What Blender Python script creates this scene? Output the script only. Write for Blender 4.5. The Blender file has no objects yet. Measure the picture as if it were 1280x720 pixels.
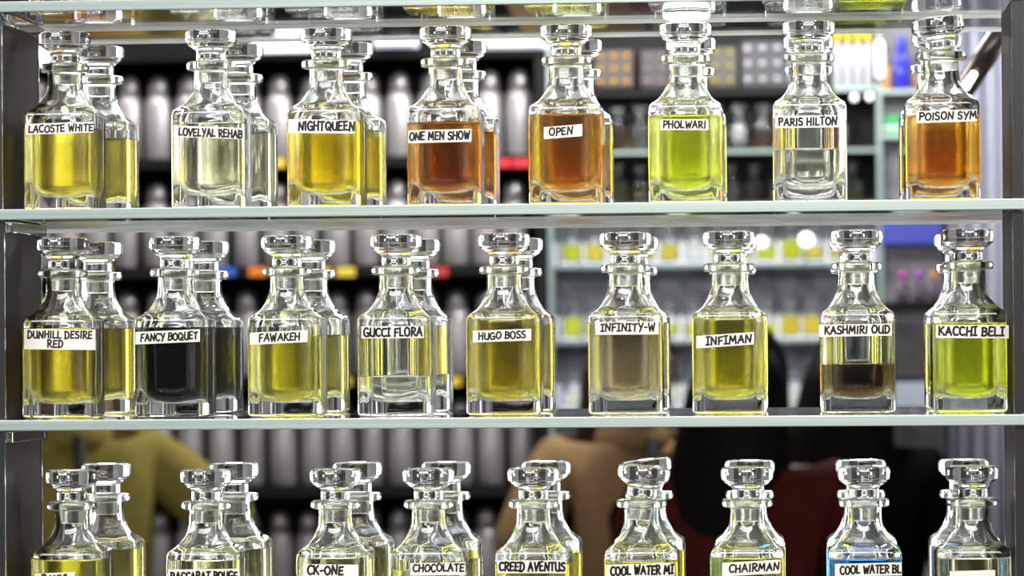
import bpy, bmesh, math, random
from mathutils import Vector, Matrix, Quaternion
random.seed(11)
S = bpy.context.scene
COL = S.collection
PI = math.pi

# ------------------------------------------------------------------ camera
FPX = 4500.0                       # focal length in pixels of the 1280x720 frame
VPX, VPY = 1000.0, 413.0           # where the lines running straight into the case meet
ROLL = 0.0077
CAMY, CAMZ = -1.97, 1.60
_Y = Vector((VPX-640, -(VPY-360), -FPX)).normalized()
_Z = Vector((1, ROLL, 0)).cross(_Y).normalized()
_X = _Y.cross(_Z)
R = Matrix((_X, _Y, _Z))           # camera axes -> world axes
cam_d = bpy.data.cameras.new('camera'); cam = bpy.data.objects.new('camera', cam_d); COL.objects.link(cam)
cam.matrix_world = Matrix.Translation((0, CAMY, CAMZ)) @ R.to_4x4()
cam_d.sensor_width = 36.0; cam_d.lens = FPX/1280*36.0
cam_d.clip_start = 0.05; cam_d.clip_end = 60
cam_d.dof.use_dof = True; cam_d.dof.focus_distance = 2.02; cam_d.dof.aperture_fstop = 18.0
cam_d.dof.aperture_blades = 0
S.camera = cam

def P(u, v, y):
    """the point of the plane y = const seen at pixel (u, v) of the photograph"""
    d = R @ Vector((u-640, -(v-360), -FPX))
    t = (y-CAMY)/d.y
    return Vector((d.x*t, y, CAMZ+d.z*t))

# ------------------------------------------------------------------ world, lights, exposure
S.view_settings.view_transform = 'Standard'; S.view_settings.look = 'None'
S.view_settings.gamma = 1.0; S.view_settings.use_curve_mapping = False
S.view_settings.exposure = 0.0
w = bpy.data.worlds.new('world'); S.world = w; w.use_nodes = True
w.node_tree.nodes['Background'].inputs[0].default_value = (0.95, 0.97, 1.0, 1)
w.node_tree.nodes['Background'].inputs[1].default_value = 0.05
cy = S.cycles
cy.max_bounces = 40; cy.transmission_bounces = 40; cy.glossy_bounces = 8; cy.diffuse_bounces = 3
cy.transparent_max_bounces = 16; cy.volume_bounces = 0
cy.caustics_reflective = True; cy.caustics_refractive = True
cy.sample_clamp_indirect = 6.0; cy.blur_glossy = 0.3
cy.use_denoising = True

def area(name, loc, target, sx, sy, power, col=(1, 1, 1), spread=180):
    L = bpy.data.lights.new(name, 'AREA'); L.shape = 'RECTANGLE'; L.size = sx; L.size_y = sy; L.energy = power; L.color = col
    L.spread = math.radians(spread)
    o = bpy.data.objects.new(name, L); COL.objects.link(o); o.location = loc
    o.rotation_euler = (Vector(target)-Vector(loc)).to_track_quat('-Z', 'Y').to_euler()
    return o
area('shop_front_light', (-0.3, -1.6, 2.80), (-0.15, 0.05, 1.6), 2.4, 0.7, 85)
area('case_back_light', (-0.3, 2.3, 2.88), (-0.2, 0.05, 1.6), 2.8, 1.0, 150, spread=120)  # added unseen light, tilted at the case to backlight the bottles
area('left_side_light', (-3.0, 1.6, 1.7), (-0.3, 0.1, 1.6), 1.8, 1.9, 90, spread=70)  # added side light, no window: brightens bottle edges and liquids
area('right_side_light', (2.4, 1.6, 1.7), (0, 0.1, 1.6), 1.8, 1.9, 70, spread=70)  # its added counterpart on the right, no window there either
area('shelf_wash_light', (-0.7, 5.9, 2.85), (-0.7, 6.6, 1.7), 3.2, 0.3, 36)
for i, lx in enumerate((-.5, -.2, .1)):  # unseen point lights added to make the rack crystals sparkle
    L = bpy.data.lights.new('rack_sparkle_light', 'POINT'); L.energy = 14; L.shadow_soft_size = .03
    o = bpy.data.objects.new('rack_sparkle_light', L); COL.objects.link(o); o.location = (lx, 5.7, 2.35)
area('warm_display_light', (0.0, -0.25, 2.5), (0.0, 0.06, 1.7), 0.25, 0.25, 3, (1, .93, .8), spread=60)

# ------------------------------------------------------------------ materials
def mat(name, col=(.8, .8, .8), rough=.5, metal=0., trans=0., ior=1.5, emit=None, estr=0., spec=.5):
    m = bpy.data.materials.new(name); m.use_nodes = True
    b = m.node_tree.nodes['Principled BSDF']
    b.inputs['Base Color'].default_value = (*col, 1); b.inputs['Roughness'].default_value = rough
    b.inputs['Metallic'].default_value = metal; b.inputs['IOR'].default_value = ior
    b.inputs['Transmission Weight'].default_value = trans; b.inputs['Specular IOR Level'].default_value = spec
    if emit:
        b.inputs['Emission Color'].default_value = (*emit, 1); b.inputs['Emission Strength'].default_value = estr
    return m

def noisy(name, c1, c2, scale, rough=.5, metal=0., stretch=(1, 1, 1), bump=0., spec=.5):
    m = mat(name, c1, rough, metal, spec=spec); nt = m.node_tree; b = nt.nodes['Principled BSDF']
    tc = nt.nodes.new('ShaderNodeTexCoord'); mp = nt.nodes.new('ShaderNodeMapping'); mp.inputs['Scale'].default_value = stretch
    n = nt.nodes.new('ShaderNodeTexNoise'); n.inputs['Scale'].default_value = scale; n.inputs['Detail'].default_value = 5
    r = nt.nodes.new('ShaderNodeValToRGB'); r.color_ramp.elements[0].position = .35; r.color_ramp.elements[1].position = .65
    r.color_ramp.elements[0].color = (*c1, 1); r.color_ramp.elements[1].color = (*c2, 1)
    nt.links.new(tc.outputs['Object'], mp.inputs[0]); nt.links.new(mp.outputs[0], n.inputs['Vector'])
    nt.links.new(n.outputs['Fac'], r.inputs[0]); nt.links.new(r.outputs[0], b.inputs['Base Color'])
    if bump:
        bp = nt.nodes.new('ShaderNodeBump'); bp.inputs['Strength'].default_value = bump; bp.inputs['Distance'].default_value = .01
        nt.links.new(n.outputs['Fac'], bp.inputs['Height']); nt.links.new(bp.outputs[0], b.inputs['Normal'])
    return m

def glass(name, col=(1, 1, 1), ior=1.5, rough=0., wave=0., wave_scale=120.):
    m = bpy.data.materials.new(name); m.use_nodes = True; nt = m.node_tree; nt.nodes.clear()
    g = nt.nodes.new('ShaderNodeBsdfGlass'); g.inputs['Color'].default_value = (*col, 1)
    g.inputs['Roughness'].default_value = rough; g.inputs['IOR'].default_value = ior
    o = nt.nodes.new('ShaderNodeOutputMaterial'); nt.links.new(g.outputs[0], o.inputs[0])
    if wave:                                   # the slight waviness of pressed glass
        tc = nt.nodes.new('ShaderNodeTexCoord'); n = nt.nodes.new('ShaderNodeTexNoise'); n.inputs['Scale'].default_value = wave_scale
        n.inputs['Detail'].default_value = 1.5
        bp = nt.nodes.new('ShaderNodeBump'); bp.inputs['Strength'].default_value = wave; bp.inputs['Distance'].default_value = .001
        nt.links.new(tc.outputs['Object'], n.inputs['Vector']); nt.links.new(n.outputs['Fac'], bp.inputs['Height'])
        nt.links.new(bp.outputs[0], g.inputs['Normal'])
    return m

_liq = {}
def liquid(col, depth=0.033, thick=1.0):
    """clear coloured oil: white refraction, colour by absorption; col is what is left after `depth` metres"""
    k = (col, thick)
    if k in _liq: return _liq[k]
    m = glass('perfume_oil', (1, 1, 1), 1.40, .05 if min(col) > .6 else .18); nt = m.node_tree
    a = nt.nodes.new('ShaderNodeVolumeAbsorption')
    sig = [-math.log(max(c, .002))/depth*thick for c in col]
    dens = max(max(sig), 1e-3)*1.0001
    a.inputs['Color'].default_value = (*[1-s/dens for s in sig], 1); a.inputs['Density'].default_value = dens
    nt.links.new(a.outputs[0], nt.nodes['Material Output'].inputs['Volume'])
    _liq[k] = m
    return m

GLASS = glass('bottle_glass', (.985, .992, .985), 1.5, 0, .06, 60)
INNER = glass('bottle_inner_glass', (.985, .992, .985), 1.5, .07, .06, 60)
CRYSTAL = glass('crystal_glass', (.985, .99, .99), 1.5, .07)
STOP = glass('stopper_glass', (.99, .993, .988), 1.5, .035)
GROUND = glass('ground_glass', (.985, .98, .96), 1.3, .2)
LIP = glass('lip_glass', (.97, .985, .95), 1.5, .12)
SHELF = glass('shelf_glass', (.985, .995, .99), 1.5, .0)
EDGE = noisy('ground_glass_edge', (.25, .30, .285), (.33, .385, .36), 60, .35, stretch=(.05, 1, 14))
PAPER = noisy('label_paper', (.84, .76, .66), (.90, .83, .73), 900, .8)
INK = mat('marker_ink', (.006, .006, .007), .45)
STEEL = noisy('flask_aluminium', (.46, .43, .43), (.58, .55, .55), 9, .42, .6)
STEELCAP = noisy('flask_cap_aluminium', (.44, .42, .42), (.56, .54, .53), 20, .38, .8)
BLACKWOOD = noisy('black_laminate', (.006, .005, .006), (.010, .009, .009), 6, .5, spec=.15)
CHROME = mat('polished_trim', (.62, .61, .62), .18, 1.)
SMOKE = noisy('smoked_panel', (.006, .003, .003), (.014, .009, .008), 20, .55, spec=.03)
WHITE = mat('white_paint', (.78, .78, .80), .6)

# ------------------------------------------------------------------ mesh helpers
def rsq(a, r, z, n=8, b=None):
    """rounded square of half-width a (b in depth) and corner radius r at height z"""
    b = a if b is None else b
    r = min(r, .985*min(a, b)); pts = []
    for k, (sx, sy) in enumerate(((1, 1), (-1, 1), (-1, -1), (1, -1))):
        for i in range(n+1):
            t = (k+i/n)*PI/2
            pts.append(Vector((sx*(a-r)+r*math.cos(t), sy*(b-r)+r*math.sin(t), z)))
    return pts

def circ(r, z, n=36):
    return [Vector((r*math.cos(2*PI*i/n), r*math.sin(2*PI*i/n), z)) for i in range(n)]

def loft(bm, rings, start=True, end=True, mi=0, flip=False):
    vs = [[bm.verts.new(p) for p in r] for r in rings]
    n = len(vs[0]); fs = []
    for A, B in zip(vs, vs[1:]):
        for i in range(n):
            fs.append(bm.faces.new((A[i], A[(i+1) % n], B[(i+1) % n], B[i])))
    if start:
        c = bm.verts.new(sum((v.co for v in vs[0]), Vector())/n)
        for i in range(n): fs.append(bm.faces.new((vs[0][(i+1) % n], vs[0][i], c)))
    if end:
        c = bm.verts.new(sum((v.co for v in vs[-1]), Vector())/n)
        for i in range(n): fs.append(bm.faces.new((vs[-1][i], vs[-1][(i+1) % n], c)))
    for f in fs:
        f.material_index = mi; f.smooth = True
        if flip: f.normal_flip()
    return fs

def box(bm, x0, x1, y0, y1, z0, z1, mi=0, bev=0.):
    v = [bm.verts.new(p) for p in ((x0, y0, z0), (x1, y0, z0), (x1, y1, z0), (x0, y1, z0), (x0, y0, z1), (x1, y0, z1), (x1, y1, z1), (x0, y1, z1))]
    fs = [bm.faces.new([v[i] for i in q]) for q in ((3, 2, 1, 0), (4, 5, 6, 7), (0, 1, 5, 4), (1, 2, 6, 5), (2, 3, 7, 6), (3, 0, 4, 7))]
    for f in fs: f.material_index = mi
    if bev:
        es = list({e for f in fs for e in f.edges})
        bmesh.ops.bevel(bm, geom=es, offset=bev, segments=2, affect='EDGES', profile=.5)
    return fs

def tube(bm, p0, p1, r0, r1=None, n=16, mi=0):
    r1 = r0 if r1 is None else r1
    p0, p1 = Vector(p0), Vector(p1); q = (p1-p0).to_track_quat('Z', 'Y')
    rings = [[c+q @ Vector((r*math.cos(2*PI*i/n), r*math.sin(2*PI*i/n), 0)) for i in range(n)] for c, r in ((p0, r0), (p1, r1))]
    return loft(bm, rings, mi=mi)

def data(name, bm, *mats, wn=False):
    me = bpy.data.meshes.new(name); bm.to_mesh(me); bm.free()
    for m in mats: me.materials.append(m)
    return me

def obj(name, me, parent=None, loc=None, wn=False):
    o = bpy.data.objects.new(name, me); COL.objects.link(o)
    if parent: o.parent = parent
    if loc is not None: o.location = loc
    if wn:
        md = o.modifiers.new('normals', 'WEIGHTED_NORMAL'); md.weight = 100; md.keep_sharp = True
    return o

def tag(o, label, cat, group=None, kind=None):
    o['label'] = label; o['category'] = cat
    if group: o['group'] = group
    if kind: o['kind'] = kind
    return o

def empty(name, loc, label, cat, group=None, rz=0.):
    o = bpy.data.objects.new(name, None); COL.objects.link(o); o.location = loc; o.rotation_euler = (0, 0, rz)
    o.empty_display_size = .02
    return tag(o, label, cat, group)

def structure(name, bm, *mats):
    o = obj(name, data(name, bm, *mats)); o['kind'] = 'structure'; return o

ORD = 'first second third fourth fifth sixth seventh eighth ninth tenth eleventh twelfth thirteenth fourteenth fifteenth sixteenth seventeenth eighteenth nineteenth twentieth'.split()

# ------------------------------------------------------------------ the shop shell
FLOOR_Z = 0.0
YB = 6.95                                     # back wall
WALLM = noisy('wall_plaster', (.50, .49, .50), (.56, .55, .56), 3, .8)
bm = bmesh.new(); box(bm, -3.2, 2.6, -3.2, YB+.1, -.1, 0); structure('floor', bm, noisy('floor_tile', (.10, .095, .09), (.14, .13, .125), 2, .4))
bm = bmesh.new(); box(bm, -3.2, 2.6, -3.2, YB+.1, 2.95, 3.05); structure('ceiling', bm, WHITE)
bm = bmesh.new(); box(bm, -3.2, 2.6, YB, YB+.1, 0, 2.95); structure('wall_back', bm, noisy('back_wall_dark', (.05, .045, .05), (.08, .07, .075), 4, .6))
bm = bmesh.new(); box(bm, -3.2, -3.1, -3.2, YB, 0, 2.95); structure('wall_left', bm, WALLM)
bm = bmesh.new(); box(bm, 2.5, 2.6, -3.2, YB, 0, 2.95); structure('wall_right', bm, WALLM)

# ------------------------------------------------------------------ the glass display case
YM = 0.106                                    # mirror plane; the reflected half of the case is built solid behind it
SH = 0.006                                    # shelf glass thickness
def zpx(v, y=0.): return P(1000, v, y).z
SHELF_Z = [zpx(-13.5), zpx(251), zpx(519.5), 1.4215]      # top faces, top to bottom
XL, XR = P(-60, 300, 0).x, P(1345, 300, 0).x
SNAME = ['highest', 'upper', 'middle', 'lowest']
for k, z in enumerate(SHELF_Z):
    root = empty('glass_shelf', (0, 0, z-SH), '%s glass shelf with pale green edge carrying %s' % (
        SNAME[k], ['decanters seen from below', 'eight labelled decanters', 'the black decanter', 'decanters including the blue one']
        [k]), 'shelf', 'glass shelves of the display case')
    for j, (y0, y1) in enumerate(((0, YM-.0005), (YM+.0005, 2*YM))):
        bm = bmesh.new(); fs = box(bm, XL, XR, y0, y1, 0, SH, 0)
        for i in (2, 4): fs[i].material_index = 1
        bmesh.ops.bevel(bm, geom=[e for e in bm.edges if abs(e.verts[0].co.x-e.verts[1].co.x) > .1], offset=.0006, segments=2, affect='EDGES', profile=.5, material=1)
        obj('pane', data('shelf_pane', bm, SHELF, EDGE), root)

    bm = bmesh.new(); box(bm, XL, XR, YM-.0012, YM+.0022, -.0022, -.0001); obj('seam_bright_line', data('seam_bright_line', bm, WHITE), root)  # white strip added to imitate the bright line along the seam
    bm = bmesh.new(); box(bm, XL, XR, 2*YM-.002, 2*YM, -.0014, -.0001); obj('rear_bright_line', data('rear_bright_line', bm, WHITE), root)  # second added white strip, imitating the bright line at the back
# side panels standing between the shelves, each with a bright front edge
def side_panel(u_front, z0, z1, side, label):
    x = P(u_front, 413, .004).x
    root = empty('side_panel', (x, .004, z0), label, 'panel', 'side panels of the display case')
    t = .0045*side
    a, b = sorted((0, t))
    bm = bmesh.new(); box(bm, a, b, .002, .098, 0, z1-z0); obj('sheet', data('panel_sheet', bm, SMOKE), root)
    bm = bmesh.new(); box(bm, a-.0004, b+.0004, 0, .0024, 0, z1-z0); obj('front_edge', data('panel_front_edge', bm, CHROME), root)
    bm = bmesh.new(); box(bm, a-.0004, b+.0004, .098, .1005, 0, z1-z0); obj('rear_edge', data('panel_rear_edge', bm, CHROME), root)
    # pale corner post beside the sheet on its outer side
    a, b = sorted((t+.0006*side, t+.006*side))
    bm = bmesh.new(); box(bm, a, b, -.001, .012, 0, z1-z0, bev=.0008); obj('corner_post', data('panel_post', bm, CHROME), root)
    return root
for k in range(3):
    z0, z1 = SHELF_Z[k+1]+.0002, SHELF_Z[k]-SH-.0002
    side_panel((3, 5, 4)[k], z0, z1, -1, 'smoked side panel with bright edges at the left end of the %s bay' % ('upper middle lower'.split()[k]))
    side_panel((1269, 1268, 1268)[k], z0, z1, 1, 'smoked side panel with bright edges at the right end of the %s bay' % ('upper middle lower'.split()[k]))
    x = P((3, 5, 4)[k], 413, .004).x+.0004
    bm = bmesh.new(); box(bm, x, x+.004, .006, .099, z1-.0068, z1-.0004, bev=.0006)
    tag(obj('shelf_support', data('shelf_support', bm, STOP)), 'clear acrylic support bar under the left end of the %s shelf' % ('highest upper middle'.split()[k]), 'shelf support', 'shelf supports')

# the closed cabinet that carries the case
cab = empty('display_cabinet', ((XL+XR)/2, YM, 0), 'plain grey cabinet under the lowest glass shelf', 'cabinet')
cw = (XR-XL)/2+.02; cz = SHELF_Z[3]-SH-.004; GREYC = mat('grey_laminate', (.16, .16, .17), .45)
bm = bmesh.new(); box(bm, -cw, cw, -YM-.02, YM+.02, .08, cz, bev=.004); obj('carcass', data('carcass', bm, GREYC), cab)
bm = bmesh.new(); box(bm, -cw+.03, cw-.03, -YM, YM, 0, .0795); obj('plinth', data('plinth', bm, BLACKWOOD), cab)
for sx in (-1, 1):
    bm = bmesh.new(); a, b = sorted((sx*.006, sx*(cw-.01))); box(bm, a, b, -YM-.038, -YM-.0205, .10, cz-.03, bev=.003); dr = obj('door', data('cabinet_door', bm, GREYC), cab)
    bm = bmesh.new(); tube(bm, (sx*.03, -YM-.05, 1.0), (sx*.03, -YM-.05, 1.14), .005, n=14)
    for zz in (1.01, 1.13): tube(bm, (sx*.03, -YM-.05, zz), (sx*.03, -YM-.0375, zz), .004, n=12)
    obj('handle', data('cabinet_handle', bm, CHROME), dr)

# ------------------------------------------------------------------ the decanter
MM = .001*1.03
OUT = [(0, 17.0, 5.0), (.25, 18.6, 5.2), (.9, 19.5, 5.5), (2.0, 20.0, 5.6), (20, 20.0, 5.6), (49.5, 20.0, 5.6), (52.5, 19.85, 5.7), (54.2, 19.3, 6.0),
       (55.3, 18.4, 6.6), (56.0, 17.3, 7.4), (57.4, 15.6, 8.6), (59.2, 14.0, 9.6), (61.5, 12.5, 10), (64.2, 11.2, 10), (67, 10.3, 10), (70, 9.75, 10), (74, 9.55, 10), (76.6, 9.55, 10)]
LIPR = [(76.9, 9.7), (77.1, 10.4), (77.3, 13.0), (77.8, 13.7), (79.4, 13.9), (80.9, 13.7), (81.6, 13.1), (81.9, 12), (82.0, 8.4), (81.7, 7.9)]
INN = [(80, 7.7, 9), (72, 7.0, 9), (68.5, 6.8, 9), (66, 7.3, 9), (63.2, 8.6, 9), (60.4, 10.4, 10), (58, 12.4, 10.5), (56, 14.3, 11), (54, 15.7, 11), (51.5, 16.6, 11), (49, 16.9, 11),
       (17, 16.7, 11), (14, 16.2, 11), (11.6, 15.2, 10.5), (9.6, 13.4, 10), (8.3, 11.0, 9), (7.8, 8, 7), (7.6, 4, 4)]
def inner_at(z):
    for (z1, a1, r1), (z0, a0, r0) in zip(INN, INN[1:]):
        if z0 <= z <= z1:
            t = (z-z0)/(z1-z0); return a0+(a1-a0)*t, r0+(r1-r0)*t
    return INN[-1][1:]

bm = bmesh.new()
rings = [rsq(a*MM, r*MM, z*MM) for z, a, r in OUT]
n_body = len(rings)
rings += [rsq(a*MM, a*MM, z*MM) for z, a in LIPR]
n_lip = len(rings)
rings += [rsq(a*MM, r*MM, z*MM) for z, a, r in INN]
fs = loft(bm, rings)
for k, f in enumerate(fs[:36*(len(rings)-1)]):
    if n_body-1 <= k//36 < n_lip-1: f.material_index = 1
    elif k//36 >= n_lip+2: f.material_index = 2
for f in fs[-36:]: f.material_index = 2
BODY = data('decanter_body', bm, GLASS, LIP, INNER)
SMALL = BODY.copy(); SMALL.materials[0] = CRYSTAL; SMALL.materials[1] = CRYSTAL

bm = bmesh.new()
cap = [(87.6, 8.4), (88.3, 8.9), (89.6, 10.8), (90.8, 12.4), (92.0, 13.7), (93.2, 14.3), (96.5, 14.45), (97.9, 14.2), (98.8, 13.5), (99.2, 12.4), (98.9, 10.5), (98.3, 8), (98.0, 4)]
loft(bm, [circ(r*MM, z*MM, 40) for z, r in [(82.1, 6.5), (82.15, 7.9), (82.6, 8.3), (84.5, 8.25), (86.5, 8.2)]+cap])
STOPPER = data('decanter_stopper', bm, STOP)
bm = bmesh.new(); loft(bm, [circ(r*MM, z*MM, 40) for z, r in [(69.5, 5.6), (69.6, 6.2), (70.2, 6.6), (81.6, 7.5), (82.05, 7.5)]])
PLUG = data('stopper_plug', bm, GROUND)

_lm = {}
def liquid_mesh(level, m):
    """the oil filling the cavity up to `level` mm, overlapping the glass wall by a hair"""
    k = (round(level*2), m.name)
    if k in _lm: return _lm[k]
    e = .05; zs = sorted([z for z, a, r in INN if z < level-.6])
    rr = []
    for z in zs:
        a, r = inner_at(z); rr.append(rsq((a+e)*MM, (r+e)*MM, (z-(e if z < 17 else 0))*MM))
    a, r = inner_at(level-.5); rr.append(rsq((a+e)*MM, (r+e)*MM, (level-.5)*MM))
    a, r = inner_at(level); rr.append(rsq((a+e)*MM, (r+e)*MM, level*MM))
    rr.append(rsq((a-.5)*MM, (r-.5)*MM, (level-.35)*MM)); rr.append(rsq((a-1.6)*MM, (r-1.5)*MM, (level-.7)*MM))
    bm = bmesh.new(); loft(bm, rr)
    _lm[k] = data('decanter_oil', bm, m)
    return _lm[k]

# ------------------------------------------------------------------ marker lettering: strokes on paper
def arc(cx, cy, rx, ry, a0, a1, n=12):
    return [(cx+rx*math.cos(math.radians(a0+(a1-a0)*i/n)), cy+ry*math.sin(math.radians(a0+(a1-a0)*i/n))) for i in range(n+1)]
FONT = {
 'A': (.72, [[(0, 0), (.38, 1)], [(.38, 1), (.70, .02)], [(.12, .36), (.62, .38)]]),
 'B': (.62, [[(.04, 0), (.06, 1)], [(.0, 1)]+arc(.22, .76, .34, .23, 80, -90)+[(.08, .53)], [(.1, .53)]+arc(.24, .27, .38, .27, 85, -90)+[(0, .0)]]),
 'C': (.62, [arc(.38, .5, .36, .5, 50, 310)]),
 'D': (.66, [[(.06, 0), (.08, 1)], [(0, 1)]+arc(.16, .5, .48, .5, 85, -85)+[(0, 0)]]),
 'E': (.56, [[(.52, 1), (.06, .98), (.04, .02), (.54, .04)], [(.06, .5), (.44, .53)]]),
 'F': (.54, [[(.54, 1.02), (.04, .97)], [(.08, .97), (.04, 0)], [(.06, .5), (.44, .54)]]),
 'G': (.68, [arc(.38, .5, .36, .5, 50, 330)+[(.68, .42)], [(.40, .44), (.68, .44), (.66, .0)]]),
 'H': (.66, [[(.06, 1), (.04, 0)], [(.62, 1), (.60, 0)], [(.05, .5), (.6, .53)]]),
 'I': (.22, [[(.1, 1), (.1, 0)]]),
 'J': (.4, [[(.22, 1), (.2, 0)], [(0, 1), (.42, 1.02)], [(-.02, 0), (.40, .02)]]),      # an I with bars
 'K': (.62, [[(.06, 1), (.05, 0)], [(.58, 1), (.07, .45)], [(.2, .56), (.62, 0)]]),
 'L': (.52, [[(.08, 1), (.04, .03), (.52, .06)]]),
 'M': (.86, [[(.02, 0), (.14, 1), (.42, .30), (.72, 1), (.80, 0)]]),
 'N': (.70, [[(.04, 0), (.08, 1)], [(.08, 1), (.60, .04)], [(.60, .04), (.66, 1.04)]]),
 'O': (.72, [arc(.37, .5, .35, .5, 95, 460, 18)]),
 'P': (.58, [[(.06, 0), (.08, 1)], [(0, .98)]+arc(.2, .74, .38, .27, 85, -90)+[(.08, .47)]]),
 'Q': (.76, [arc(.37, .5, .35, .5, 95, 460, 18), [(.42, .32), (.76, -.06)]]),
 'R': (.62, [[(.06, 0), (.08, 1)], [(0, .98)]+arc(.2, .75, .36, .25, 85, -90)+[(.1, .5)], [(.2, .5), (.62, 0)]]),
 'S': (.56, [arc(.30, .76, .26, .24, 40, 225, 9)+[(.32, .52)]+arc(.26, .25, .28, .25, 60, -150, 10)]),
 'T': (.58, [[(0, .97), (.60, 1.02)], [(.30, 1), (.28, 0)]]),
 'U': (.66, [[(.06, 1), (.05, .35)]+arc(.33, .30, .28, .30, 180, 340, 8)+[(.62, 1)], [(.62, 1), (.63, 0)]]),
 'V': (.64, [[(.02, 1), (.30, .02)], [(.30, .02), (.64, 1.04)]]),
 'W': (.86, [[(.02, 1), (.20, .02), (.44, .78), (.62, .02), (.86, 1.04)]]),
 'Y': (.62, [[(.04, 1), (.30, .5)], [(.64, 1.02), (.22, -.08)]]),
 '-': (.40, [[(.05, .48), (.36, .50)]]), ' ': (.24, []),
}
def ribbon(bm, pts, y, w, mi):
    """one marker stroke with round ends, facing -y"""
    pts = [Vector((p[0], y, p[1])) for p in pts]
    for k, (a, b) in enumerate(zip(pts, pts[1:])):
        d = b-a
        if d.length < 1e-7: continue
        d.normalize(); t = math.atan2(d.z, d.x); ring = []
        for c, a0 in ((b, -90), (a, 90)):
            for i in range(7):
                g = t+math.radians(a0+i*30); ring.append(bm.verts.new(c+Vector((math.cos(g)*w/2, 0, math.sin(g)*w/2))))
        f = bm.faces.new(ring); f.material_index = mi
        if f.normal.dot(Vector((0, -1, 0))) < 0: f.normal_flip()

def label_mesh(corners, lines, rng):
    """corners: local points (left-bottom, right-bottom, right-top, left-top) on the front face; lines: (text, x0, x1, z0, z1) as fractions of the paper"""
    bm = bmesh.new()
    lb, rb, rt, lt = corners; y = lb.y
    v = [bm.verts.new(c) for c in corners]; vb = [bm.verts.new(c+Vector((0, .00012, 0))) for c in corners]
    bm.faces.new(v); bm.faces.new(vb[::-1])
    for i in range(4): bm.faces.new((v[i], vb[i], vb[(i+1) % 4], v[(i+1) % 4]))
    def at(fx, fz):
        a = lb.lerp(rb, fx); b = lt.lerp(rt, fx); p = a.lerp(b, fz); return (p.x, p.z)
    H = (lt-lb).length
    for text, x0, x1, z0, z1 in lines:
        xs = []; x = 0.
        for ch in text:
            wd = FONT[ch][0]; xs.append(x); x += wd+.20
        tot = x-.20; yy = y-.00005
        for ch, xo in zip(text, xs):
            wd, strokes = FONT[ch]
            dz = rng.uniform(-.05, .05); sk = rng.uniform(-.03, .08); sc = rng.uniform(.93, 1.06)
            for st in strokes:
                q = []
                for px, pz in st:
                    gx = xo+px+sk*pz+rng.uniform(-.015, .015); gz = (pz+rng.uniform(-.02, .02))*sc+dz
                    q.append(at(x0+(x1-x0)*gx/tot, z0+(z1-z0)*gz))
                yy -= .000002
                ribbon(bm, q, yy, H*(z1-z0)*.25, 1)
    return data('label', bm, PAPER, INK)

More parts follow.
